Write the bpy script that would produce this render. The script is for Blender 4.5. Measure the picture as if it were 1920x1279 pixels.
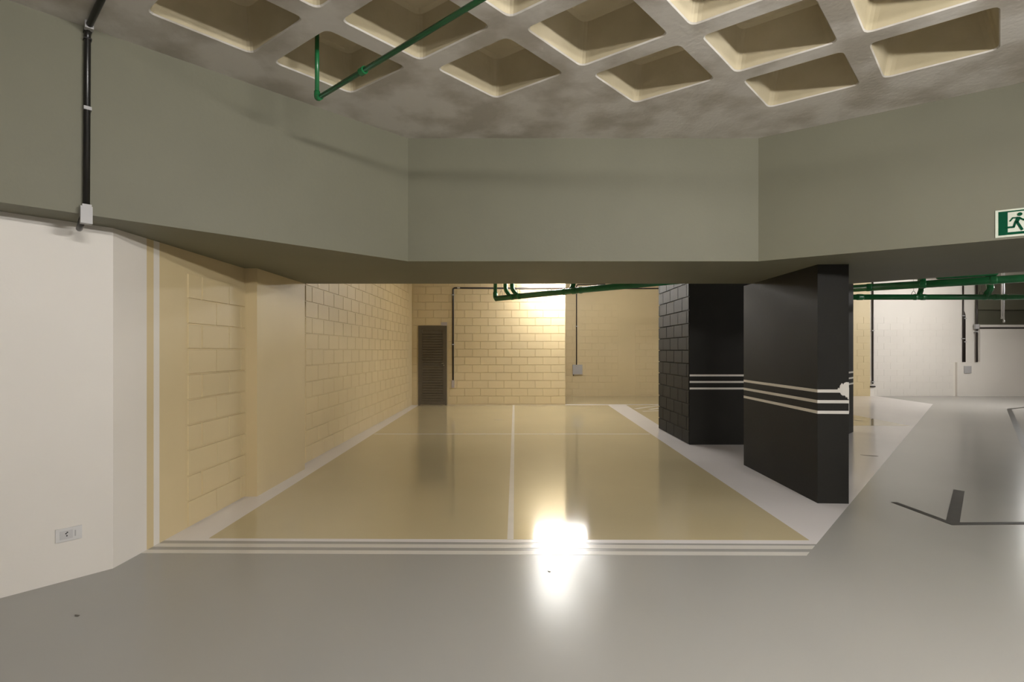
import bpy, math, random
from mathutils import Vector, Matrix
random.seed(7)
S = bpy.context.scene
COL = S.collection
for o in list(bpy.data.objects):
    bpy.data.objects.remove(o)

# ------------------------------------------------------------------ camera
F, CX, HY, H = 960.0, 960.0, 657.0, 1.40      # focal length px, principal x, horizon y, eye height
cam = bpy.data.cameras.new('camera')
cam.sensor_width = 36.0
cam.lens = 18.0
cam.shift_y = (HY - 639.5) / 1920.0
cam.clip_start = 0.05
camo = bpy.data.objects.new('camera', cam)
camo.location = (0, 0, H)
camo.rotation_euler = (math.pi / 2, 0, 0)
COL.objects.link(camo)
S.camera = camo

# ------------------------------------------------------------------ world and exposure
w = bpy.data.worlds.new('world')
S.world = w
w.use_nodes = True
w.node_tree.nodes['Background'].inputs[0].default_value = (1.0, 0.97, 0.92, 1)
w.node_tree.nodes['Background'].inputs[1].default_value = 0.0
S.view_settings.view_transform = 'Standard'
S.view_settings.look = 'None'
S.view_settings.gamma = 1.0
S.view_settings.use_curve_mapping = False
S.view_settings.exposure = 0.60
LAMP_COL = (1.0, 0.975, 0.94)
# Lamps the photograph gives: two behind the drop beam (their mirror images lie on the floor and one glares on the block wall),
# two over the lobby (the coffer sides they light and the two beam shadows on the left wall), two over the lane on the right
# (the bright smear at the right edge of the floor, the lit lane).  name stem, x, y, z, heading, strength, label
LAMPS = [
    ('lobby_lamp_offscreen', 2.95, 0.15, 2.76, 45, 640, 'white tube lamp hanging low in the lobby below the coffers'),
    ('ceiling_lamp_offscreen', 1.30, -0.70, 3.06, 45, 430, 'white tube lamp hung close under the lobby coffers'),
    ('tube_lamp', 1.07, 9.75, 3.10, 0, 170, 'white tube lamp over the beige bays beside the green pipe'),
    ('tube_lamp', 1.18, 12.50, 3.14, 0, 360, 'white tube lamp over the beige bays close to the block wall'),
    ('garage_lamp_offscreen', 12.75, 12.3, 3.05, 45, 600, 'white tube lamp by the white block wall'),
    ('lane_lamp_offscreen', 10.8, 4.2, 3.05, 45, 600, 'white tube lamp over the grey lane'),
]

# ------------------------------------------------------------------ helpers
def floor_pt(px, py):
    d = F * H / (py - HY)
    return ((px - CX) / F * d, d)

def at_depth(px, py, d):
    return Vector(((px - CX) / F * d, d, H - (py - HY) / F * d))

def on_vplane(px, py, p0, n):
    """pixel -> point on a vertical plane through p0 (x, y) with plan normal n"""
    rx, ry = (px - CX) / F, 1.0
    t = (p0[0] * n[0] + p0[1] * n[1]) / (rx * n[0] + ry * n[1])
    return Vector((rx * t, t, H - (py - HY) / F * t))

def node_mat(name, col, rough=0.6, var=0.06, scale=2.0, bump=0.0, bscale=60.0, col2=None,
             metallic=0.0, coat=0.0, rvar=0.0, spec=0.5, detail=4.0, lo=0.35, hi=0.65):
    m = bpy.data.materials.new(name)
    m.use_nodes = True
    nt = m.node_tree
    b = nt.nodes['Principled BSDF']
    geo = nt.nodes.new('ShaderNodeNewGeometry')
    off = nt.nodes.new('ShaderNodeVectorMath')
    off.inputs[1].default_value = (0.37, 0.21, 0.53)
    nt.links.new(geo.outputs['Position'], off.inputs[0])
    n = nt.nodes.new('ShaderNodeTexNoise')
    n.inputs['Scale'].default_value = scale
    n.inputs['Detail'].default_value = detail
    nt.links.new(off.outputs[0], n.inputs['Vector'])
    r = nt.nodes.new('ShaderNodeValToRGB')
    r.color_ramp.elements[0].position = lo
    r.color_ramp.elements[1].position = hi
    c2 = col2 if col2 else tuple(c * (1 - var) for c in col)
    r.color_ramp.elements[0].color = (*c2, 1)
    r.color_ramp.elements[1].color = (*col, 1)
    nt.links.new(n.outputs['Fac'], r.inputs['Fac'])
    nt.links.new(r.outputs['Color'], b.inputs['Base Color'])
    b.inputs['Roughness'].default_value = rough
    b.inputs['Metallic'].default_value = metallic
    b.inputs['Specular IOR Level'].default_value = spec
    b.inputs['Coat Weight'].default_value = coat
    if rvar:
        n3 = nt.nodes.new('ShaderNodeTexNoise')
        n3.inputs['Scale'].default_value = 3.0
        n3.inputs['Detail'].default_value = 5.0
        nt.links.new(off.outputs[0], n3.inputs['Vector'])
        mr = nt.nodes.new('ShaderNodeMapRange')
        mr.inputs['From Min'].default_value = 0.3
        mr.inputs['From Max'].default_value = 0.7
        mr.inputs['To Min'].default_value = rough - rvar
        mr.inputs['To Max'].default_value = rough + rvar
        nt.links.new(n3.outputs['Fac'], mr.inputs['Value'])
        nt.links.new(mr.outputs['Result'], b.inputs['Roughness'])
    if bump:
        n2 = nt.nodes.new('ShaderNodeTexNoise')
        n2.inputs['Scale'].default_value = bscale
        n2.inputs['Detail'].default_value = 3.0
        nt.links.new(off.outputs[0], n2.inputs['Vector'])
        bp = nt.nodes.new('ShaderNodeBump')
        bp.inputs['Strength'].default_value = bump
        bp.inputs['Distance'].default_value = 0.01
        nt.links.new(n2.outputs['Fac'], bp.inputs['Height'])
        nt.links.new(bp.outputs['Normal'], b.inputs['Normal'])
    return m

def emit_mat(name, col, strength):
    m = bpy.data.materials.new(name)
    m.use_nodes = True
    nt = m.node_tree
    b = nt.nodes['Principled BSDF']
    b.inputs['Base Color'].default_value = (0.8, 0.8, 0.8, 1)
    b.inputs['Emission Color'].default_value = (*col, 1)
    b.inputs['Emission Strength'].default_value = strength
    return m

class MB:
    def __init__(s):
        s.v, s.f, s.m = [], [], []
    def quad(s, pts, mi=0):
        k = len(s.v)
        s.v += [tuple(p) for p in pts]
        s.f.append(tuple(range(k, k + len(pts))))
        s.m.append(mi)
    def box(s, x0, x1, y0, y1, z0, z1, mi=0):
        k = len(s.v)
        s.v += [(x, y, z) for z in (z0, z1) for y in (y0, y1) for x in (x0, x1)]
        for f in ((0, 2, 3, 1), (4, 5, 7, 6), (0, 1, 5, 4), (2, 6, 7, 3), (0, 4, 6, 2), (1, 3, 7, 5)):
            s.f.append(tuple(k + i for i in f))
            s.m.append(mi)
    def prism(s, poly, z0, z1, mi=0, mtop=None):
        """vertical prism over a counter-clockwise plan polygon"""
        n = len(poly)
        k = len(s.v)
        s.v += [(p[0], p[1], z0) for p in poly] + [(p[0], p[1], z1) for p in poly]
        s.f.append(tuple(k + i for i in reversed(range(n)))); s.m.append(mi)
        s.f.append(tuple(k + n + i for i in range(n))); s.m.append(mi if mtop is None else mtop)
        for i in range(n):
            j = (i + 1) % n
            s.f.append((k + i, k + j, k + n + j, k + n + i)); s.m.append(mi)
    def tube(s, pts, r, seg=12, caps=True, mi=0, closed=False):
        pts = [Vector(p) for p in pts]
        n = len(pts)
        k = len(s.v)
        prev = None
        for i, p in enumerate(pts):
            a = pts[i] - pts[i - 1] if (i > 0 or closed) else pts[1] - pts[0]
            b = pts[(i + 1) % n] - pts[i] if (i < n - 1 or closed) else a
            t = (a.normalized() + b.normalized()).normalized()
            if prev is None:
                up = Vector((0, 0, 1)) if abs(t.z) < 0.9 else Vector((1, 0, 0))
                x = t.cross(up).normalized()
            else:
                x = (prev - t * prev.dot(t)).normalized()
            prev = x
            y = t.cross(x)
            c = max(0.5, a.normalized().dot(t))
            rr = r[i] if isinstance(r, (list, tuple)) else r
            for q in range(seg):
                an = 2 * math.pi * q / seg
                s.v.append(tuple(p + (x * math.cos(an) + y * math.sin(an)) * rr))
        rng = n if closed else n - 1
        for i in range(rng):
            for q in range(seg):
                q2 = (q + 1) % seg
                i2 = (i + 1) % n
                s.f.append((k + i * seg + q, k + i * seg + q2, k + i2 * seg + q2, k + i2 * seg + q))
                s.m.append(mi)
        if caps and not closed:
            s.f.append(tuple(k + q for q in reversed(range(seg)))); s.m.append(mi)
            s.f.append(tuple(k + (n - 1) * seg + q for q in range(seg))); s.m.append(mi)
    def mesh(s, name):
        me = bpy.data.meshes.new(name)
        me.from_pydata(s.v, [], s.f)
        for p, mi in zip(me.polygons, s.m):
            p.material_index = mi
        me.update()
        return me
    def build(s, name, mats, parent=None, smooth=False):
        me = s.mesh(name)
        for m in (mats if isinstance(mats, (list, tuple)) else [mats]):
            me.materials.append(m)
        if smooth:
            for p in me.polygons:
                p.use_smooth = len(p.vertices) <= 4
        o = bpy.data.objects.new(name, me)
        COL.objects.link(o)
        if parent:
            o.parent = parent
        return o

def inst(name, me, parent, loc, rz=0.0, rx=0.0):
    o = bpy.data.objects.new(name, me)
    COL.objects.link(o)
    o.parent = parent
    o.location = loc
    o.rotation_euler = (rx, 0, rz)
    return o

def tag(o, label, cat, group=None):
    o['label'] = label
    o['category'] = cat
    if group:
        o['group'] = group
    return o

def struct(o, label=None):
    o['kind'] = 'structure'
    if label:
        o['label'] = label
    return o

def empty(name, loc=(0, 0, 0)):
    o = bpy.data.objects.new(name, None)
    COL.objects.link(o)
    o.location = loc
    o.empty_display_size = 0.1
    return o

def fillet(pts, r, n=5):
    """round the inner corners of a polyline"""
    pts = [Vector(p) for p in pts]
    out = [pts[0]]
    for a, b, c in zip(pts, pts[1:], pts[2:]):
        d1, d2 = (a - b).normalized(), (c - b).normalized()
        rr = min(r, (a - b).length * .49, (c - b).length * .49)
        p, q = b + d1 * rr, b + d2 * rr
        for i in range(n + 1):
            t = i / n
            out.append(p * (1 - t) ** 2 + b * 2 * t * (1 - t) + q * t * t)
    out.append(pts[-1])
    return out

# ------------------------------------------------------------------ materials
M = {}
M['white'] = node_mat('white_wall_paint', (0.74, 0.70, 0.645), 0.55, 0.03, 1.5, 0.05, 90)
M['yellow'] = node_mat('yellow_wall_paint', (0.64, 0.52, 0.305), 0.5, 0.05, 1.2, 0.06, 70)
M['olive'] = node_mat('olive_beam_paint', (0.176, 0.170, 0.118), 0.6, 0.08, 1.3, 0.08, 40)
M['black'] = node_mat('black_pillar_paint', (0.020, 0.019, 0.0165), 0.65, 0.15, 2.0, 0.08, 50, spec=0.2)
M['stripe'] = node_mat('white_stripe_paint', (0.72, 0.69, 0.64), 0.5, 0.04, 5.0)
M['grey_floor'] = node_mat('grey_floor_paint', (0.355, 0.345, 0.325), 0.21, 0.03, 0.9, 0.02, 3.5, spec=0.4)
M['beige_floor'] = node_mat('beige_floor_paint', (0.53, 0.45, 0.28), 0.085, 0.05, 0.8, 0.008, 5, spec=0.55)
M['white_floor'] = node_mat('white_floor_paint', (0.74, 0.71, 0.71), 0.2, 0.05, 0.8)
M['line_floor'] = node_mat('white_line_paint', (0.66, 0.63, 0.585), 0.2, 0.05, 4.0, 0.02, 20)
M['dark_line'] = node_mat('dark_line_paint', (0.055, 0.052, 0.045), 0.45, 0.15, 6.0, spec=0.2)
M['dark_mark'] = node_mat('dark_mark', (0.16, 0.14, 0.12), 0.5, 0.3, 30.0)
M['concrete'] = node_mat('raw_concrete', (0.63, 0.60, 0.555), 0.85, 0.3, 2.6, 0.25, 30, col2=(0.43, 0.395, 0.34), detail=9.0, lo=0.38, hi=0.56)
M['coffer'] = node_mat('cream_coffer_concrete', (0.58, 0.505, 0.35), 0.8, 0.2, 2.2, 0.15, 35, col2=(0.45, 0.385, 0.25), detail=8.0)
M['slab'] = node_mat('slab_concrete', (0.42, 0.39, 0.34), 0.85, 0.2, 2.0, 0.2, 30)
M['green'] = node_mat('green_pipe_paint', (0.016, 0.17, 0.055), 0.25, 0.15, 6.0, spec=0.6)
M['conduit'] = node_mat('black_conduit', (0.012, 0.011, 0.010), 0.3, 0.2, 8.0)
M['conduit_b'] = node_mat('brown_black_conduit', (0.022, 0.014, 0.011), 0.4, 0.2, 8.0)
M['box'] = node_mat('grey_plastic', (0.42, 0.41, 0.41), 0.45, 0.05, 6.0)
M['boxw'] = node_mat('white_plastic', (0.64, 0.63, 0.62), 0.35, 0.03, 6.0)
M['ins'] = node_mat('pale_insert', (0.55, 0.54, 0.54), 0.4, 0.03, 6.0)
M['steel'] = node_mat('galvanised_wire', (0.22, 0.21, 0.2), 0.4, 0.2, 20.0, metallic=0.8)
M['chrome'] = node_mat('chrome', (0.8, 0.8, 0.78), 0.15, 0.05, 20.0, metallic=1.0)
M['door'] = node_mat('brown_door_paint', (0.105, 0.084, 0.054), 0.4, 0.12, 5.0, 0.03, 60)
M['sign_g'] = node_mat('sign_green', (0.001, 0.075, 0.032), 0.7, 0.08, 9.0, spec=0.1)
M['sign_w'] = node_mat('sign_white', (0.62, 0.66, 0.54), 0.4, 0.04, 9.0)
M['hole'] = node_mat('dark_hole', (0.03, 0.03, 0.03), 0.6, 0.1, 9.0)
M['housing'] = node_mat('lamp_housing', (0.7, 0.7, 0.68), 0.4, 0.04, 9.0)
M['plate'] = node_mat('mauve_plate', (0.40, 0.345, 0.33), 0.4, 0.05, 9.0)

# ------------------------------------------------------------------ main measures (metres, camera over the origin)
XL = -2.56            # left wall plane
YF = 13.10            # block wall with the door
YR = 15.65            # recessed wall
XR = 1.365            # corner of the room with the door
ZS = 2.185            # beam soffit
ZC = 3.27             # underside of coffer ribs
ZT = 3.56             # slab
DW = Vector((-0.33, -0.396)).normalized()       # diagonal white wall, away from its corner
A0 = Vector((XL, 3.286))

# ------------------------------------------------------------------ floor
mb = MB()
mb.box(-7.2, 20.2, -7.2, 19.2, -0.2, 0.0)
floor = struct(mb.build('floor', M['grey_floor']), 'smooth grey painted concrete floor')

def paint(name, poly, mat, z, label=None):
    b = MB()
    b.prism(poly, 0.0002, z)
    o = b.build(name, mat, floor)
    if label:
        o['label'] = label
    return o
sk = lambda x, y: (x, y - 0.009 * x)
paint('white_zone', [(XL, 3.768), (2.20, 3.700), (10.95, 13.32), (11.15, YR), (XR, YR), (XR, YF), (XL, YF)],
      M['white_floor'], 0.0010, 'white painted floor zone')
paint('bay_paint', [sk(-2.255, 3.788), sk(2.19, 3.788), (2.447, YF - 0.03), (-2.38, YF - 0.03)], M['beige_floor'], 0.0020,
      'glossy beige parking bay')
paint('bay_paint', [(2.74, 9.5), (7.39, 9.5), (7.39, YF), (2.92, YF)], M['beige_floor'], 0.0020, 'beige hatched bay behind the pillars')
paint('bay_paint', [(XR + .01, YF + 0.17), (7.39, YF + 0.17), (7.39, YR), (XR + .01, YR)], M['beige_floor'], 0.0020, 'beige strip below the recessed wall')
for (a, b) in ((3.687, 3.625), (3.57, 3.510)):
    # white stripes with mitred right end along the diagonal lane edge
    xe = lambda y: 2.20 + (y - 3.70) * 0.905
    xa, xb = xe(a - .02), xe(b - .02)
    paint('lane_stripe', [sk(XL, b), sk(xb, b), sk(xa, a), sk(XL, a)], M['line_floor'], 0.0012)
mb = [(-0.035, 3.79), (0.012, 3.79), (0.065, YF - .03), (0.018, YF - .03)]
paint('bay_line', mb, M['line_floor'], 0.0028, 'white line dividing the bays')
paint('bay_line', [(-2.3, 8.53), (2.3, 8.53), (2.3, 8.575), (-2.3, 8.575)], M['line_floor'], 0.0024, 'thin pale cross line')
for (x0, y0, x1, y1) in ((2.95, 12.25, 3.75, 13.0), (3.25, 12.1, 4.15, 12.95), (3.0, 11.75, 4.2, 12.05)):
    d = Vector((x1 - x0, y1 - y0)).normalized()
    n = Vector((-d.y, d.x)) * 0.05
    paint('hatch_line', [(x0 - n.x, y0 - n.y), (x1 - n.x, y1 - n.y), (x1 + n.x, y1 + n.y), (x0 + n.x, y0 + n.y)],
          M['line_floor'], 0.0026)

def bar(name, p, q, wd, mat, z, ext=0.0):
    p, q = Vector(p), Vector(q)
    d = (q - p).normalized()
    n = Vector((-d.y, d.x)) * wd / 2
    p = p - d * ext
    return paint(name, [p - n, q - n, q + n, p + n], mat, z)
ap = Vector((3.55, 4.13))
bar('arrow_shaft', ap + Vector((.02, .02)), (4.47, 5.12), 0.085, M['dark_line'], 0.0013)
bar('arrow_barb', ap, (3.52, 4.72), 0.06, M['dark_line'], 0.0016, 0.03)
bar('arrow_barb', ap, (4.75, 4.16), 0.06, M['dark_line'], 0.0019, 0.03)
cp = Vector(floor_pt(1892, 767))
bar('lane_outline', cp, (7.1, 7.05), 0.085, M['dark_line'], 0.0013, .03)
bar('lane_outline', cp, (16.0, 14.2), 0.085, M['dark_line'], 0.0016, .03)
def dark_mark(px0, py0, px1, py1, t=0.02):  # small tapered dark mark laid flat on the floor between two pixels
    a, b = Vector(floor_pt(px0, py0)), Vector(floor_pt(px1, py1))
    d = (b - a)
    n = Vector((-d.y, d.x)).normalized() * t
    m = (a + b) / 2
    paint('floor_mark', [a, m - n, b - d * .12 - n * .6, b, b - d * .12 + n, m + n * .7], M['dark_mark'], 0.0030)
dark_mark(1613, 853, 1647, 856, .022)
dark_mark(926, 787.3, 945, 787.3, .02)
dark_mark(1596, 787, 1618, 790, .03)
dark_mark(140, 1153, 147, 1156, .008)
dark_mark(1027, 1071, 1032, 1073, .006)

# ------------------------------------------------------------------ ceiling: slab, drop beam, coffers
mb = MB()
mb.box(-7.2, 20.2, -7.2, 19.2, ZT, ZT + 0.2)
ceiling = struct(mb.build('ceiling', M['slab']), 'concrete slab with square coffers over the lobby')

BL, BC1, BC2, BR = Vector((-2.711, 2.711)), Vector((-0.917, 4.513)), Vector((2.172, 4.513)), Vector((3.57, 3.57))
uL = (BL - BC1).normalized()
vR = (BR - BC2).normalized()
BLe = BL + uL * 5.0
BRe = BC2 + vR * 12.5
back = Vector((5.1, 5.1)) - Vector((4.0, 6.03))
BKe = Vector((4.0, 6.03)) + back.normalized() * 12.5
mb = MB()
poly = [BLe, BC1, BC2, BRe, BKe, Vector((4.0, 6.03)), Vector((XL - .02, 6.03)), A0 + Vector((-.02, 0)), A0 + DW * 6.0 + Vector((-.02, .02))]
mb.prism(poly, ZS, ZT - .002)
beam = mb.build('beam', M['olive'], ceiling)
beam['label'] = 'deep olive painted drop beam wrapping the lobby'

# coffer lattice fitted to rib crossings seen in the photograph
OX, OY = -1.072, 2.895
U = Vector((0.472, 0.497))
V = Vector((0.578, -0.424))
def lat(i, j):
    return Vector((OX, OY)) + U * i + V * j
rib = 0.13
def coffer_mesh():
    b = MB()
    lu, lv = U.length, V.length
    def pt(s, t):
        return U * s + V * t
    def rounded(inset, rad, z):
        fu, fv = inset / lu, inset / lv
        ru, rv = rad / lu, rad / lv
        out = []
        cs = [((fu, fv), (1, 0), (0, 1)), ((1 - fu, fv), (0, 1), (-1, 0)), ((1 - fu, 1 - fv), (-1, 0), (0, -1)), ((fu, 1 - fv), (0, -1), (1, 0))]
        for (c, nxt, prv) in cs:
            cv = pt(*c)
            # start on the side coming in, end on the side going out
            p0 = cv + (U / lu * nxt[0] * 0 + pt(prv[0] * ru, prv[1] * rv))
            p1 = cv + pt(nxt[0] * ru, nxt[1] * rv)
            for k in range(5):
                t = k / 4
                p = p0 * (1 - t) ** 2 + cv * 2 * t * (1 - t) + p1 * t * t
                out.append((p.x, p.y, z))
        return out
    o0 = rounded(rib / 2, 0.05, 0.0)
    o1 = rounded(rib / 2 + 0.006, 0.05, 0.008)
    o2 = rounded(rib / 2 + 0.05, 0.06, 0.245)
    o3 = rounded(rib / 2 + 0.075, 0.06, 0.262)
    cor = [pt(0, 0), pt(1, 0), pt(1, 1), pt(0, 1)]
    b.v = [(c.x, c.y, 0.0) for c in cor] + o0 + o1 + o2 + o3
    n = 20
    for c in range(4):
        for k in range(4):
            b.f.append((c, 4 + c * 5 + k, 4 + c * 5 + k + 1)); b.m.append(0)
        c2 = (c + 1) % 4
        b.f.append((c, 4 + c * 5 + 4, 4 + c2 * 5, c2)); b.m.append(0)
    for L in range(3):
        for k in range(n):
            k2 = (k + 1) % n
            a = 4 + L * n
            b.f.append((a + k, a + k2, a + n + k2, a + n + k)); b.m.append(0 if L == 0 else 1)
    b.f.append(tuple(4 + 3 * n + k for k in range(n))); b.m.append(1)
    me = b.mesh('coffer')
    me.materials.append(M['concrete']); me.materials.append(M['coffer'])
    return me
CM = coffer_mesh()
SB = MB()
SB.quad([(0, 0, 0), (U.x, U.y, 0), (U.x + V.x, U.y + V.y, 0), (V.x, V.y, 0)])
SB.quad([(0, 0, .25), (V.x, V.y, .25), (U.x + V.x, U.y + V.y, .25), (U.x, U.y, .25)])
SM = SB.mesh('rib_slab')
SM.materials.append(M['concrete'])
def left_gap(p):   # distance in front of the left beam face, centre face, right face
    nl = Vector((-uL.y, uL.x)); nl = nl if nl.dot(Vector((1, -1))) > 0 else -nl
    nr = Vector((-vR.y, vR.x)); nr = nr if nr.dot(Vector((-1, -1))) > 0 else -nr
    return (p - BC1).dot(nl), BC1.y - p.y, (p - BC2).dot(nr)
for i in range(-9, 8):
    for j in range(-7, 14):
        cs = [lat(i, j), lat(i + 1, j), lat(i + 1, j + 1), lat(i, j + 1)]
        c = (cs[0] + cs[2]) / 2
        if c.x < -5.5 or c.x > 7.5 or c.y < -2.6:
            continue
        g = [left_gap(p) for p in cs]
        mn = [min(q[k] for q in g) for k in range(3)]
        mx = [max(q[k] for q in g) for k in range(3)]
        if min(mx) < -0.02:
            continue
        if mn[0] > 0.08 and mn[1] > 0.42 and mn[2] > 0.04:
            inst('coffer', CM, ceiling, (cs[0].x, cs[0].y, ZC))
        else:
            inst('rib_slab', SM, ceiling, (cs[0].x, cs[0].y, ZC))

# ------------------------------------------------------------------ walls
mb = MB()
for (y0, y1, mi) in ((A0.y, 3.588, 0), (3.588, 3.657, 1), (3.657, 3.718, 0), (3.718, YF, 1)):
    mb.box(XL - 0.2, XL, y0, y1, 0, ZT, mi)
wall_left = struct(mb.build('wall_left', [M['white'], M['yellow']]), 'yellow painted block wall with a white end and stripe')
mb = MB()
e = A0 + DW * 6.6
nn = Vector((-DW.y, DW.x))
nn = nn if nn.x < 0 else -nn
mb.prism([A0, A0 + nn * 0.2, e + nn * 0.2, e], 0, ZT)
wall_diag = struct(mb.build('wall_diagonal', M['white']), 'plain white painted wall of the lobby')
mb = MB()
mb.box(XL - 0.2, XR, YF, YR, 0, ZT)
wall_far = struct(mb.build('wall_far', M['yellow']), 'yellow painted block wall with the louvred door')
XY = 10.95
ZO = 2.14
XO = (1828 - CX) / F * YR
mb = MB()
mb.box(XR, XY, YR, YR + 0.2, 0, ZT, 0)
mb.box(XY, XO, YR, YR + 0.2, 0, ZT, 1)
mb.box(XO, 20.2, YR, YR + 0.2, 0, ZO, 1)
wall_rec = struct(mb.build('wall_recess', [M['yellow'], M['white']]), 'recessed block wall painted yellow then white')
mb = MB()
mb.box((1791 - CX) / F * YR, 20.2, YR - 0.07, YR, 0, 1.035)
mb.box((1834 - CX) / F * YR, 20.2, YR - 0.07, YR, 1.035, ZO + .04)
o = mb.build('plaster_panel', M['white'], wall_rec)
mb = MB(); mb.box(20.0, 20.2, -7.2, 19.2, 0, ZT); struct(mb.build('wall_right', M['white']))
mb = MB(); mb.box(-7.2, 20.2, -7.2, -7.0, 0, ZT); struct(mb.build('wall_back', M['white']))
mb = MB(); mb.box(-7.2, -7.0, -7.2, 4.0, 0, ZT); struct(mb.build('wall_side', M['white']))
mb = MB(); mb.box(XO - .2, 20.2, 18.0, 18.2, 0, ZT); struct(mb.build('wall_behind_opening', M['olive']))
# olive beam seen through the high opening of the white wall
mb = MB()
mb.prism([(XO + .02, YR + .45), (20, YR + .45), (20, YR + 1.1), (XO + .3, YR + .55)], 2.68, ZT)
mb.prism([(XO + .02, YR + .35), (XO + .3, YR + .55), (20, YR + 1.1), (20, YR + 1.3), (XO - .1, YR + 1.0), (XO - .1, YR + .35)], 0, 2.68)
o = mb.build('beam', M['olive'], ceiling)
o['label'] = 'olive beam seen through the high opening'

mb = MB()
mb.box(XL, -2.44, 4.90, 6.03, 0, ZT)
pil = mb.build('pilaster', M['yellow'], wall_left)

# blocks: chamfered pieces standing proud of the mortar plane
BLK = {}
def block_mesh(wd, ht, mat, proud=0.011, c=0.003):
    key = (round(wd, 2), round(ht, 2), mat.name, proud)
    if key not in BLK:
        wd, ht = key[0], key[1]
        b = MB()
        b.v = [(0, 0, 0), (wd, 0, 0), (wd, 0, ht), (0, 0, ht),
               (c, -proud, c), (wd - c, -proud, c), (wd - c, -proud, ht - c), (c, -proud, ht - c)]
        b.f = [(4, 5, 6, 7), (0, 1, 5, 4), (1, 2, 6, 5), (2, 3, 7, 6), (3, 0, 4, 7)]
        b.m = [0] * 5
        me = b.mesh('block')
        me.materials.append(mat)
        BLK[key] = me
    return BLK[key]
def blocks(parent, origin, ang, u0, u1, z0, z1, phase, zoff, mat, holes=(), par=0, zmax=None, proud=0.011, bl=0.4):
    """courses of blocks along heading ang from origin; local -y is the face"""
    cnt = 0
    ca, sa = math.cos(ang), math.sin(ang)
    k = 0
    while True:
        za, zb = zoff + 0.2 * k, zoff + 0.2 * (k + 1)
        if k == 0:
            za0 = 0.0
        if zb > z1 + 0.01:
            break
        kk = k
        k += 1
        if zb < z0 + 0.05:
            continue
        ph = phase + (0.2 if (kk + par) % 2 else 0.0)
        s = u0 + ((ph - u0) % bl) - bl
        while s < u1 - 0.02:
            a, b = max(s, u0) + 0.005, min(s + bl, u1) - 0.005
            s += bl
            segs = [(a, b)]
            for (h0, h1, hz0, hz1) in holes:
                if zb > hz0 + .02 and za < hz1 - .02:
                    ns = []
                    for (p, q) in segs:
                        if q <= h0 or p >= h1:
                            ns.append((p, q))
                        else:
                            if p < h0: ns.append((p, h0))
                            if q > h1: ns.append((h1, q))
                    segs = ns
            for (p, q) in segs:
                if q - p < 0.035:
                    continue
                if zmax and za > zmax(p, q):
                    continue
                me = block_mesh(q - p, 0.19, mat, proud)
                d = random.uniform(-0.0012, 0.0012)
                inst('block', me, parent, (origin[0] + ca * p - sa * -d * 0, origin[1] + sa * p, za + 0.005), ang + random.uniform(-.002, .002),
                     random.uniform(-.004, .004))
                cnt += 1
    return cnt
HP = math.pi / 2
vis = lambda a, b: 1.55 + 0.1305 * max(a, b)
# left wall (heading +y, face towards +x): near panel and far panel
blocks(wall_left, (XL, 0), HP, 4.03, 4.90, 0, 2.1, 4.215, 0.01, M['yellow'], par=1)
n = blocks(wall_left, (XL, 0), HP, 6.33, 12.75, 0, 3.4, 6.33, 0.01, M['yellow'], par=1, zmax=vis)
print('left blocks', n)
DX0, DX1, DZ = -2.394, -1.664, 2.03
blocks(wall_far, (0, YF), 0.0, XL + .02, XR, 0, 3.3, -1.007, 0.03, M['yellow'], holes=((DX0 - .03, DX1 + .03, 0, DZ + .02),), par=0, zmax=lambda a, b: 3.14)
blocks(wall_rec, (0, YR), 0.0, XR + .12, 3.26, 0, 3.0, 1.84, 0.02, M['yellow'], par=0, proud=0.005)
blocks(wall_rec, (0, YR), 0.0, 3.76, 4.75, 0, 2.3, 3.9, 0.02, M['yellow'], par=1, proud=0.005)
blocks(wall_rec, (0, YR), 0.0, 10.3, XY, 0, 2.56, 10.54, 0.02, M['yellow'], par=0, proud=0.005)
blocks(wall_rec, (0, YR), 0.0, XY + .12, (1786 - CX) / F * YR, 0, 2.56, 11.16, 0.02, M['white'], par=0, proud=0.004)

# ------------------------------------------------------------------ louvred door
mb = MB()
for (a, b_, c, d) in ((DX0, DX0 + .05, 0, DZ - .05), (DX1 - .05, DX1, 0, DZ - .05), (DX0, DX1, DZ - .05, DZ)):
    mb.box(a, b_, YF - .03, YF + .0, c, d)
door = struct(mb.build('door_1', M['door']), 'dark brown louvred metal door')
leaf_x0, leaf_x1 = DX0 + .05, DX1 - .05
mb = MB()
mb.box(leaf_x0, leaf_x0 + .05, YF - .026, YF, .01, DZ - .05)
mb.box(leaf_x1 - .05, leaf_x1, YF - .026, YF, .01, DZ - .05)
mb.box(leaf_x0 + .05, leaf_x1 - .05, YF - .026, YF, .01, .11)
mb.box(leaf_x0 + .05, leaf_x1 - .05, YF - .026, YF, DZ - .10, DZ - .05)
mb.box(leaf_x0 + .05, leaf_x1 - .05, YF - .026, YF, .98, 1.02)
mb.box(leaf_x0 + .05, leaf_x1 - .05, YF - .008, YF, .11, DZ - .10)
leaf = mb.build('leaf', M['door'], door)
sl = MB()
wd = leaf_x1 - leaf_x0 - .10
sl.v = [(0, -.004, .062), (wd, -.004, .062), (wd, -.026, .004), (0, -.026, .004), (0, -.02, 0), (wd, -.02, 0), (0, 0, .056), (wd, 0, .056)]
sl.f = [(0, 3, 2, 1), (3, 4, 5, 2), (4, 6, 7, 5), (0, 1, 7, 6), (0, 6, 4, 3), (1, 2, 5, 7)]
sl.m = [0] * 6
slm = sl.mesh('slat'); slm.materials.append(M['door'])
z = .115
while z < DZ - .16:
    if not (.92 < z < 1.02):
        inst('slat', slm, leaf, (leaf_x0 + .05, YF - .004, z))
    z += .0655
mb = MB()
mb.tube([(leaf_x1 - .025, YF - .026, 1.07), (leaf_x1 - .025, YF - .06, 1.07), (leaf_x1 - .085, YF - .062, 1.068)], .008, 8)
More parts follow.
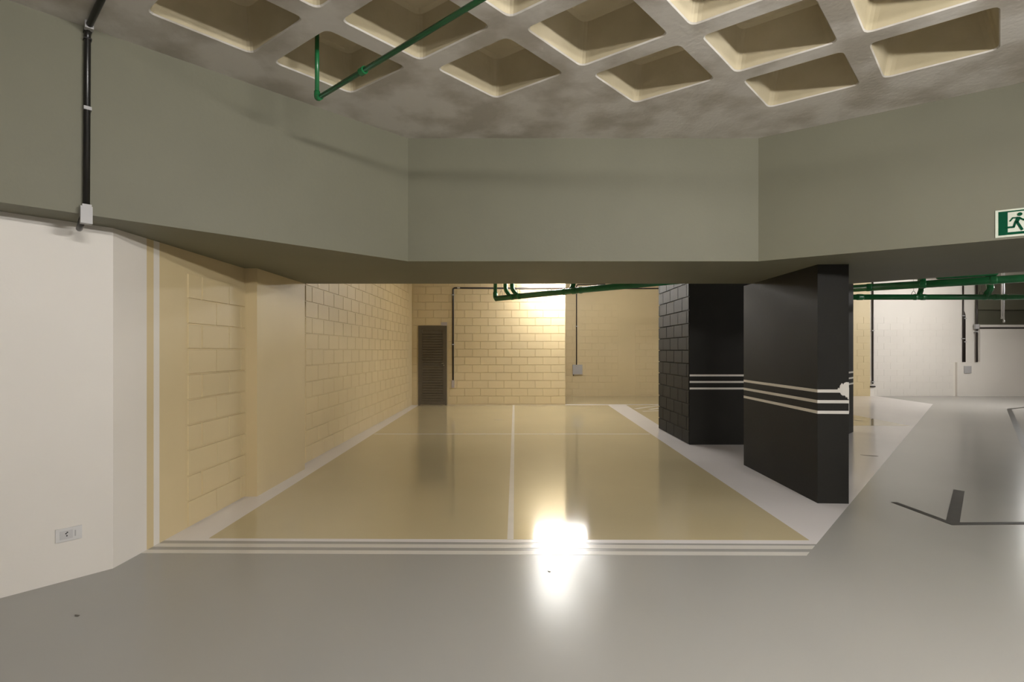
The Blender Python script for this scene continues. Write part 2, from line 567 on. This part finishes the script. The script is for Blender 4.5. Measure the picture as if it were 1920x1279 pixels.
mb.tube([(leaf_x1 - .025, YF - .026, 1.02), (leaf_x1 - .025, YF - .032, 1.02)], .012, 10)
h = mb.build('handle', M['chrome'], leaf); h['label'] = 'small chrome handle'
mb = MB()
p0, p1 = on_vplane(827, 611, (0, YF), (0, 1)), on_vplane(838.5, 604.5, (0, YF), (0, 1))
mb.box(p0.x, p1.x, YF - .022, YF - .006, DZ + .005, p1.z)
tag(mb.build('door_plate', M['plate']), 'small mauve grey plate above the louvred door', 'plate')

# ------------------------------------------------------------------ pillars
def stripes(parent, pts, zs, off=0.0015, wd=0.028):
    for z in zs:
        for (a, b, n) in pts:
            m = MB()
            a, b, n = Vector(a), Vector(b), Vector(n)
            q = [a, b, b + n * off, a + n * off]
            # keep counter-clockwise
            area = sum(q[i].x * q[(i + 1) % 4].y - q[(i + 1) % 4].x * q[i].y for i in range(4))
            m.prism(q if area > 0 else q[::-1], z - wd / 2, z + wd / 2)
            m.build('stripe', M['stripe'], parent)
ZST = [1.028, 0.931, 0.834]
P1 = [Vector((2.795, 4.683)), Vector((3.07, 4.667)), Vector((3.10, 6.25)), Vector((2.829, 6.25))]
mb = MB(); mb.prism(P1, 0, ZS)
pillar1 = tag(mb.build('pillar', M['black']), 'black slab pillar with three white stripes and a splash of white filler', 'pillar')
stripes(pillar1, [(P1[3], P1[0], (-1, 0)), (P1[0], P1[1], (0, -1))], ZST)
# white filler patch smeared over the corner
def patch_px(pts):
    return [on_vplane(x, y, (P1[0].x, P1[0].y), (P1[1].y - P1[0].y, -(P1[1].x - P1[0].x))) for x, y in pts]
out = [(1570, 731), (1571.5, 727), (1573.5, 729), (1575, 723), (1578, 718.5), (1580, 719.5), (1580.5, 722), (1583, 718),
       (1587, 716.6), (1591.3, 717), (1591.5, 747), (1589.6, 749), (1588.8, 746), (1587.5, 744.5), (1586, 745.5), (1584.5, 742.5), (1583.5, 741.5),
       (1580, 742), (1577, 740), (1575.5, 737), (1572, 733)]
def flat_patch(name, pts3, nrm, off, mat, parent):
    b = MB()
    n = Vector(nrm).normalized() * off
    a0 = [p + n * 0.02 for p in pts3]
    a1 = [p + n for p in pts3]
    k = len(pts3)
    b.v = [tuple(p) for p in a0 + a1]
    b.f = [tuple(range(k, 2 * k))] + [(i, (i + 1) % k, k + (i + 1) % k, k + i) for i in range(k)]
    b.m = [0] * len(b.f)
    return b.build(name, mat, parent)
pp = patch_px(out)
o = flat_patch('filler_patch', pp, (0, -1, 0), 0.003, M['stripe'], pillar1); o['label'] = 'rough splash of white filler'
mb = MB()
mb.prism([P1[1] + Vector((0, .0)), P1[1] + Vector((.003, 0)), P1[1] + Vector((.006, .12)), P1[1] + Vector((.003, .12))], .83, 1.06)
mb.build('filler_patch', M['stripe'], pillar1)

P2 = [Vector((2.634, 7.593)), Vector((4.35, 7.593)), Vector((4.35, 9.174)), Vector((2.647, 9.174))]
mb = MB(); mb.prism(P2, 0, ZT)
pillar2 = tag(mb.build('pillar', M['black']), 'wide black pillar with a blockwork side and white stripes', 'pillar')
mb = MB()
mb.prism([P2[0] + Vector((0, .002)), P2[0] + Vector((0.0, .003)) + Vector((.001, 0)), P2[3] + Vector((.001, 0)), P2[3] + Vector((-.001, 0))], 0, ZT)
mb.build('mortar_face', M['black'], pillar2)
blocks(pillar2, (P2[0].x - .001, 0), -HP, -9.17, -7.597, 0, 3.0, -7.70, 0.0, M['black'], par=1, zmax=lambda a, b: 2.75, proud=0.009)
stripes(pillar2, [(P2[0], P2[1], (0, -1))], ZST)
d45 = Vector((1, 1)).normalized()
e3 = Vector((5.86, 8.79))
s3 = e3 - d45 * 1.57
n3 = Vector((-d45.y, d45.x)) * 0.27
mb = MB(); mb.prism([s3, e3, e3 + n3, s3 + n3], 0, ZT)
pillar3 = tag(mb.build('pillar', M['black']), 'black slab pillar set diagonally behind the wide black pillar', 'pillar')
stripes(pillar3, [(s3, e3, (d45.y, -d45.x))], ZST)

# ------------------------------------------------------------------ green pipes
def ring(p, d, r, wd, tube_r=None):
    b = MB()
    d = Vector(d).normalized()
    p = Vector(p)
    b.tube([p - d * wd / 2, p - d * wd * .35, p + d * wd * .35, p + d * wd / 2], [r * .96, r, r, r * .96], 16)
    return b
def hanger(p, d, r, parent, top=0.10):
    """thin wire bail standing over the pipe"""
    d = Vector(d).normalized()
    p = Vector(p)
    side = d
    up = Vector((0, 0, 1))
    b = MB()
    pts = [p - side * .045 + up * (r * .4), p - side * .04 + up * (r + .02), p - side * .02 + up * (r + top * .8),
           p + up * (r + top), p + side * .02 + up * (r + top * .8), p + side * .04 + up * (r + .02), p + side * .045 + up * (r * .4)]
    b.tube(fillet(pts, .02, 3), .0045, 6)
    b.tube([p + up * (r + top), Vector((p.x, p.y, ZT))], .0025, 6)
    b.build('hanger', M['steel'], parent, True)

# central drain line
g = empty('drain_pipe', (-0.3, 9.6, 2.37))
tag(g, 'green drain pipe with three risers hung over the beige bays', 'pipe')
gi = Matrix.Translation((0.3, -9.6, -2.37))
def gb(b, name, mat, par):
    o = b.build(name, mat, par, True)
    return o
def under(root):
    inv = Matrix.Translation(-Vector(root.location))
    for c in root.children:
        c.matrix_parent_inverse = inv
a = Vector((-0.30, 9.60, 2.37)); b_ = Vector((2.45, 6.96, 2.37))
dd = (b_ - a).normalized()
mb = MB(); mb.tube([a, b_], .050, 18); gb(mb, 'main_pipe', M['green'], g)
mb = MB()
mb.tube(fillet([a + dd * .10, a - dd * .02, a + Vector((0, 0, .12)) - dd * .02], .07, 6), .043, 14)
gb(mb, 'elbow', M['green'], g)
mb = MB(); mb.tube([a - dd * .02 + Vector((0, 0, .08)), a - dd * .02 + Vector((0, 0, ZT - 2.37))], .034, 14); gb(mb, 'riser', M['green'], g)
for px, rr in ((947.5, .036), (960.0, .038)):
    # branches joining the main at 45 degrees, then rising to the slab
    r_ = (px - CX) / F
    top = a + dd * ((r_ * a.y - a.x) / (dd.x - r_ * dd.y))
    q = top + dd * .15
    top = top + Vector((0, 0, .14))
    mb = MB(); mb.tube(fillet([q, top, Vector((top.x, top.y, ZT))], .07, 5), rr, 14); gb(mb, 'branch', M['green'], g)
    gb(ring(q + dd * .03, dd, .055, .05), 'coupling', M['green'], g)
for t in (1.62, 1.82, 1.95):
    gb(ring(a + dd * t, dd, .056, .045 if t != 1.82 else .09), 'coupling', M['green'], g)
q = a + dd * 1.75
mb = MB(); mb.tube(fillet([q, q + Vector((.05, .03, .12)), q + Vector((.05, .03, ZT - 2.37))], .05, 4), .04, 14); gb(mb, 'branch', M['green'], g)
for t in (.14, .52, 1.30):
    hanger(a + dd * t, dd, .05, g, .09)
under(g)

# upper thick line on the right
ZU = H + 1.245
g2 = empty('water_main', (6.87, 10.30, ZU))
tag(g2, 'thick green pipe running above the thinner green pipe', 'pipe')
a = at_depth(1600, 541, 10.30); a.z = ZU
b_ = Vector((8.85, 8.85, ZU))
dd = (b_ - a).normalized()
a2 = a - dd * 0.25; b2 = b_ + dd * 2.2
mb = MB(); mb.tube([a2, b2], .07, 18); gb(mb, 'main_pipe', M['green'], g2)
for px in (1630, 1730, 1862):
    t = None
    r_ = (px - CX) / F
    # point of the line whose plan bearing matches
    t = (r_ * a.y - a.x) / (dd.x - r_ * dd.y)
    gb(ring(a + dd * t, dd, .077, .10), 'coupling', M['green'], g2)
def along(px):
    r_ = (px - CX) / F
    return a + dd * ((r_ * a.y - a.x) / (dd.x - r_ * dd.y))
mb = MB(); q = along(1730); mb.tube([q, Vector((q.x, q.y, ZT))], .05, 14); gb(mb, 'riser', M['green'], g2)
under(g2)
g4 = empty('feed_pipe', along(1755) + Vector((0, 0, .11)))
tag(g4, 'thin green pipe lying just above the thick green pipe', 'pipe')
o4 = Vector((0, 0, .105))
mb = MB(); mb.tube(fillet([along(1758) + Vector((0, 0, ZT - ZU)), along(1758) + o4, along(1868) + o4, along(1868) + Vector((0, 0, ZT - ZU))], .02, 4), .032, 12)
gb(mb, 'main_pipe', M['green'], g4)
under(g4)

# lower line on the right
ZL = H + 1.04
YL = 10.0
g3 = empty('drain_pipe', (6.0, YL, ZL))
tag(g3, 'thin green drain pipe with slanted branches before the white wall', 'pipe')
X = lambda px: (px - CX) / F * YL
mb = MB(); mb.tube([(6.35, YL, ZL), (13.2, YL, ZL)], .053, 18); gb(mb, 'main_pipe', M['green'], g3)
for px, wd_ in ((1612, .12), (1716, .05), (1731, .09), (1846, .06), (1868, .10), (1884, .06)):
    gb(ring((X(px), YL, ZL), (1, 0, 0), .060, wd_), 'coupling', M['green'], g3)
for px0, px1, r0 in ((1722, 1732, .046), (1847, 1862, .058)):
    q = Vector((X(px0), YL, ZL)); tp = Vector((X(px1), YL + .05, ZL + .17))
    mb = MB(); mb.tube(fillet([q, tp, Vector((tp.x, tp.y + .03, tp.z + .12)), Vector((tp.x, tp.y + .03, ZT))], .06, 5), r0, 14); gb(mb, 'branch', M['green'], g3)
for px in (1713, 1840):
    hanger((X(px), YL, ZL), (1, 0, 0), .05, g3, .07)
under(g3)

# sprinkler line below the lobby coffers
rz = 3.25
e0 = at_depth(594.5, 185, rz)
g5 = empty('sprinkler_pipe', e0)
tag(g5, 'thin green pipe with elbow and riser under the coffers', 'pipe')
far = at_depth(900, 0, 1.0)
dirp = Vector(((900 - CX) / F, 1.0, 657 / F))
k = (e0.z - H) / dirp.z
q = Vector((dirp.x * k, dirp.y * k, e0.z))
dd = (q - e0).normalized()
end = q + dd * 3.0
mb = MB(); mb.tube([e0 + dd * .02, end], .0145, 12); gb(mb, 'main_pipe', M['green'], g5)
mb = MB(); mb.tube([e0 + Vector((0, 0, .02)), Vector((e0.x, e0.y, ZC + .27))], .0135, 12); gb(mb, 'riser', M['green'], g5)
mb = MB(); mb.tube(fillet([e0 + Vector((0, 0, .045)), e0, e0 + dd * .045], .02, 5), .019, 12); gb(mb, 'elbow', M['green'], g5)
r_ = (680 - CX) / F
t = (r_ * e0.y - e0.x) / (dd.x - r_ * dd.y)
gb(ring(e0 + dd * t, dd, .022, .045), 'coupling', M['green'], g5)
# hanger rods up into the coffer ribs
under(g5)

# ------------------------------------------------------------------ electrical conduits
def conduit(name, label, runs, boxes, clips, mat, r):
    root = empty(name, runs[0][-1])
    tag(root, label, 'conduit')
    for pts in runs:
        b = MB(); b.tube(fillet(pts, .06, 5), r, 10); b.build('tube', mat, root, True)
    for (bx, bm) in boxes:
        b = MB(); b.box(*bx); b.build('junction_box', bm, root)
    for p in clips:
        b = MB()
        b.box(p[0] - r * 1.7, p[0] + r * 1.7, p[1] - r * 1.3, p[1] + r * 1.3, p[2] - .014, p[2] + .014)
        b.build('clip', M['box'], root)
    under(root)
    return root

wf = lambda px, py, off=0.03: on_vplane(px, py, (0, YF - off), (0, 1))
wr = lambda px, py, off=0.03: on_vplane(px, py, (0, YR - off), (0, 1))
p = wf(849.5, 722)
conduit('conduit', 'black conduit beside the louvred door ending in a small box',
        [[wf(1060, 541), wf(849.5, 540), wf(849.5, 716)]],
        [((p.x - .035, p.x + .035, YF - .06, YF - .009, wf(0, 727).z, wf(0, 713).z), M['plate'])],
        [wf(849.5, 553), wf(849.5, 646), wf(860, 540)], M['conduit_b'], .021)
pa, pb = wr(1073.5, 702), wr(1091.5, 684)
r1 = conduit('conduit', 'thin black conduit dropping to a grey box on the recessed wall',
        [[wr(1135, 533), wr(1081, 534), wr(1081, 686)], [wr(1075, 704.5), wr(1075, 700)]],
        [((pa.x, pb.x, YR - .10, YR - .004, pa.z, pb.z), M['box'])], [wr(1081, 612)], M['conduit_b'], .017)
conduit('conduit', 'black conduit running level high on the recessed yellow wall',
        [[wr(1062, 541, .08), wr(1300, 541, .08)]], [], [wr(1206, 541, .07)], M['conduit_b'], .019)
conduit('conduit', 'black conduit where yellow paint meets white on the far wall',
        [[wr(1636.5, 505), wr(1636.5, 720)], [wr(1632, 725), wr(1641, 725)]], [], [wr(1636.5, 620), wr(1636.5, 716)], M['conduit_b'], .021)
conduit('conduit', 'pair of black conduits entering the low plaster panel',
        [[wr(1806, 500), wr(1806, 679)], [wr(1806, 583), wr(1809, 590), wr(1809, 679)]], [],
        [wr(1806, 592), wr(1809, 597), wr(1806, 635), wr(1809, 641)], M['conduit_b'], .021)
q0 = wr(1830.5, 613, .09)
conduit('conduit', 'black conduit turning along the edge of the high opening',
        [[wr(1831.5, 500, .09), wr(1831.5, 679, .09)], [wr(1832, 679, .10), wr(1832, 615, .10), wr(1960, 615, .10)]],
        [((q0.x - .06, q0.x + .06, YR - .13, YR - .07, q0.z - .06, q0.z + .08), M['box'])], [wr(1831, 622, .1)], M['conduit_b'], .024)
mb = MB()
pa, pb = wr(1807, 700, .07), wr(1820, 686.5, .07)
mb.box(pa.x, pb.x, YR - .10, YR - .07, pa.z, pb.z)
mb.box(pa.x + .03, pb.x - .03, YR - .106, YR - .10, pa.z + .03, pb.z - .03)
tag(mb.build('socket_box', M['box']), 'grey square socket box on the low plaster panel', 'socket')
# white drop tubes in front of the olive opening
for px, lab in ((1878.3, 'shorter'), (1882.2, 'longer')):
    t0, t1 = at_depth(px, 605 if px > 1880 else 598, 12.0), at_depth(px, 500, 12.0)
    mb = MB(); mb.tube([t0, (t1.x, t1.y, ZT)], .014, 8)
    mb.tube([t0, t0 + Vector((0, 0, .05))], .018, 8)
    tag(mb.build('drop_tube', M['boxw'], None, True), lab + ' of two thin white tubes hanging free before the olive opening', 'tube', 'white tubes hanging before the olive opening')

# conduit on the left beam face
nb = Vector((-uL.y, uL.x)); nb = nb if nb.x > 0 else -nb
def bf(px, py, off=0.02):
    pt = BC1 + nb * off
    return on_vplane(px, py, (pt.x, pt.y), (nb.x, nb.y))
t0 = bf(164, 60, .02)
k1 = Vector((t0.x, t0.y, ZC - .02))
rd = Vector(((190 - CX) / F, 1, (HY - 0) / F)); kk = (ZC - .02 - H) / rd.z
k2 = Vector((rd.x * kk, rd.y * kk, ZC - .02))
k3 = k2 + (k2 - k1).normalized() * 2.0
root = conduit('conduit', 'shiny black conduit on the olive beam ending in a pale box above the white wall',
        [[k3, k1, bf(162, 392, .02)], [bf(155, 409, .01), bf(155, 409, .01) + Vector((-.10, .10, -.03)), bf(155, 409, .01) + Vector((-.13, .13, -.03))]],
        [], [], M['conduit'], .0165)
u3 = Vector((-uL.x, -uL.y, 0)); n3d = Vector((nb.x, nb.y, 0))
def obox(c, hw, hd, hh, name, mat, par):
    b = MB(); b.box(-hw, hw, -hd, hd, -hh, hh)
    ang = math.atan2(u3.y, u3.x)
    Mx = Matrix.Translation(c) @ Matrix.Rotation(ang, 4, 'Z')
    b.v = [tuple(Mx @ Vector(v)) for v in b.v]
    o = b.build(name, mat, par)
    if par:
        o.matrix_parent_inverse = Matrix.Translation(-Vector(par.location))
    return o
obox(bf(161.5, 404, .025), .027, .024, .049, 'junction_box', M['box'], root)
obox(bf(162.5, 388, .02), .021, .021, .012, 'clip', M['box'], root)
obox(bf(164, 204, .02), .018, .018, .010, 'clip', M['box'], root)
obox(k1 + (k2 - k1) * .12, .02, .02, .02, 'clip', M['box'], root)
for py in (60, 74):
    obox(bf(164, py, .02), .019, .019, .004, 'clip', M['conduit'], root)

# ------------------------------------------------------------------ socket on the diagonal white wall
wn = -nn
def dw(px, py, off=0.0):
    pt = A0 + wn * off
    return on_vplane(px, py, (pt.x, pt.y), (wn.x, wn.y))
c = dw(129, 1001.5, .004)
ud = Vector((-DW.x, -DW.y, 0))
g = empty('wall_socket', c)
tag(g, 'white wall socket plate low on the plain white wall', 'socket')
def wbox(c, du, hw, hd, hh, dz, name, mat, par, off):
    b = MB(); b.box(-hw, hw, -hd, hd, -hh, hh)
    cc = c + ud * du + Vector((wn.x, wn.y, 0)) * off + Vector((0, 0, dz))
    Mx = Matrix.Translation(cc) @ Matrix.Rotation(math.atan2(ud.y, ud.x), 4, 'Z')
    b.v = [tuple(Mx @ Vector(v)) for v in b.v]
    o = b.build(name, mat, par)
    o.matrix_parent_inverse = Matrix.Translation(-Vector(par.location))
    return o
wbox(c, 0, .062, .004, .040, 0, 'plate', M['boxw'], g, 0.0)
wbox(c, -.012, .030, .003, .025, 0, 'insert', M['ins'], g, .004)
for i, (du, dz) in enumerate(((-.014, .008), (-.008, .014), (-.010, -.006))):
    wbox(c, du, .0035, .001, .0035, dz, 'pin_hole', M['hole'], g, .0075)
wbox(c, .03, .003, .001, .018, 0, 'side_notch', M['box'], g, .0045)

# ------------------------------------------------------------------ emergency exit sign on the right beam face
nr = Vector((-vR.y, vR.x)); nr = nr if nr.y < 0 else -nr
def sp(px, py, off=0.004):
    pt = BC2 + nr * off
    return on_vplane(px, py, (pt.x, pt.y), (nr.x, nr.y))
s0 = sp(1866, 395.5)
zt, zb = s0.z, sp(1866.3, 446.5).z
v3 = Vector((vR.x, vR.y, 0)); nr3 = Vector((nr.x, nr.y, 0))
W = 0.40
g = empty('exit_sign', (s0.x, s0.y, zb))
tag(g, 'green and white running man exit sign on the olive beam', 'sign')
def srect(u0, u1, z0, z1, off, th, name, mat):
    b = MB()
    base = Vector((s0.x, s0.y, 0)) + nr3 * (off - .004)
    pts = [base + v3 * u0, base + v3 * u1]
    qs = [pts[0], pts[1], pts[1] + nr3 * th, pts[0] + nr3 * th]
    area = sum(qs[i].x * qs[(i + 1) % 4].y - qs[(i + 1) % 4].x * qs[i].y for i in range(4))
    b.prism([(q.x, q.y) for q in (qs if area > 0 else qs[::-1])], z0, z1)
    return b.build(name, mat, g)
um = lambda px: (sp(px, 420) - Vector((s0.x, s0.y, sp(px, 420).z))).dot(v3)
srect(0, W, zb, zt, .0, .006, 'board', M['sign_w'])
srect(.016, W - .016, zb + .014, zt - .012, .006, .001, 'green_field', M['sign_g'])
srect(um(1889.3), W - .05, zb + .032, zt - .022, .007, .001, 'white_field', M['sign_w'])
def strokes(pxs, wd, name='running_figure'):
    b = MB()
    P = [sp(x, y, .0130) for x, y in pxs]
    for i in range(len(P) - 1):
        p, q = P[i], P[i + 1]
        d = (q - p).normalized()
        s_ = d.cross(nr3).normalized() * wd / 2
        p2, q2 = p - d * wd * .3, q + d * wd * .3
        k = len(b.v)
        b.v += [tuple(v) for v in (p2 - s_, q2 - s_, q2 + s_, p2 + s_, p2 - s_ - nr3 * .001, q2 - s_ - nr3 * .001, q2 + s_ - nr3 * .001, p2 + s_ - nr3 * .001)]
        b.f += [(k, k + 1, k + 2, k + 3), (k, k + 4, k + 5, k + 1), (k + 1, k + 5, k + 6, k + 2), (k + 2, k + 6, k + 7, k + 3), (k + 3, k + 7, k + 4, k)]
        b.m += [0] * 5
    return b
fig = MB()
for pxs, wd in (([(1909.6, 408.5), (1906.2, 416)], .022), ([(1907.5, 408), (1899, 408.6), (1894, 414.5)], .009), ([(1910.5, 407.5), (1919.5, 412), (1925, 408)], .010),
                ([(1904.5, 415.5), (1901, 425.5), (1888, 426.7)], .012), ([(1906.5, 415), (1916.6, 430)], .014)):
    s_ = strokes(pxs, wd)
    k = len(fig.v); fig.v += s_.v; fig.f += [tuple(i + k for i in f) for f in s_.f]; fig.m += s_.m
hc = sp(1912.2, 401.4, .0130)
k = len(fig.v)
for q in range(14):
    an = 2 * math.pi * q / 14
    fig.v.append(tuple(hc + v3 * math.cos(an) * .0135 + Vector((0, 0, math.sin(an) * .0125))))
fig.f.append(tuple(k + q for q in range(14))); fig.m.append(0)
fig.build('running_figure', M['sign_g'], g)
under(g)

# ------------------------------------------------------------------ lamps
def lamp(stem, x, y, z, deg, strength, label):
    root = empty(stem, (x, y, z))
    root.rotation_euler = (0, 0, math.radians(deg))
    tag(root, label, 'lamp')
    b = MB(); b.box(-.64, .64, -.055, .055, .05, .085); b.build('housing', M['housing'], root)
    for s in (-1, 1):
        b = MB(); b.box(s * .615 - .012, s * .615 + .012, -.052, .052, -.052, .05); b.build('lamp_holder', M['housing'], root)
        b = MB(); b.tube([(s * .45, 0, .075), (s * .45, 0, (ZC if y < 4 else ZT) - z)], .004, 6); b.build('rod', M['steel'], root)
    b = MB(); b.tube([(-.60, 0, 0), (.60, 0, 0)], .05, 14); b.build(stem.replace('lamp', 'tube') if stem.endswith('_offscreen') else 'tube', emit_mat('lit_tube', LAMP_COL, strength * 16 / 50), root, True)
for L in LAMPS:
    lamp(*L)
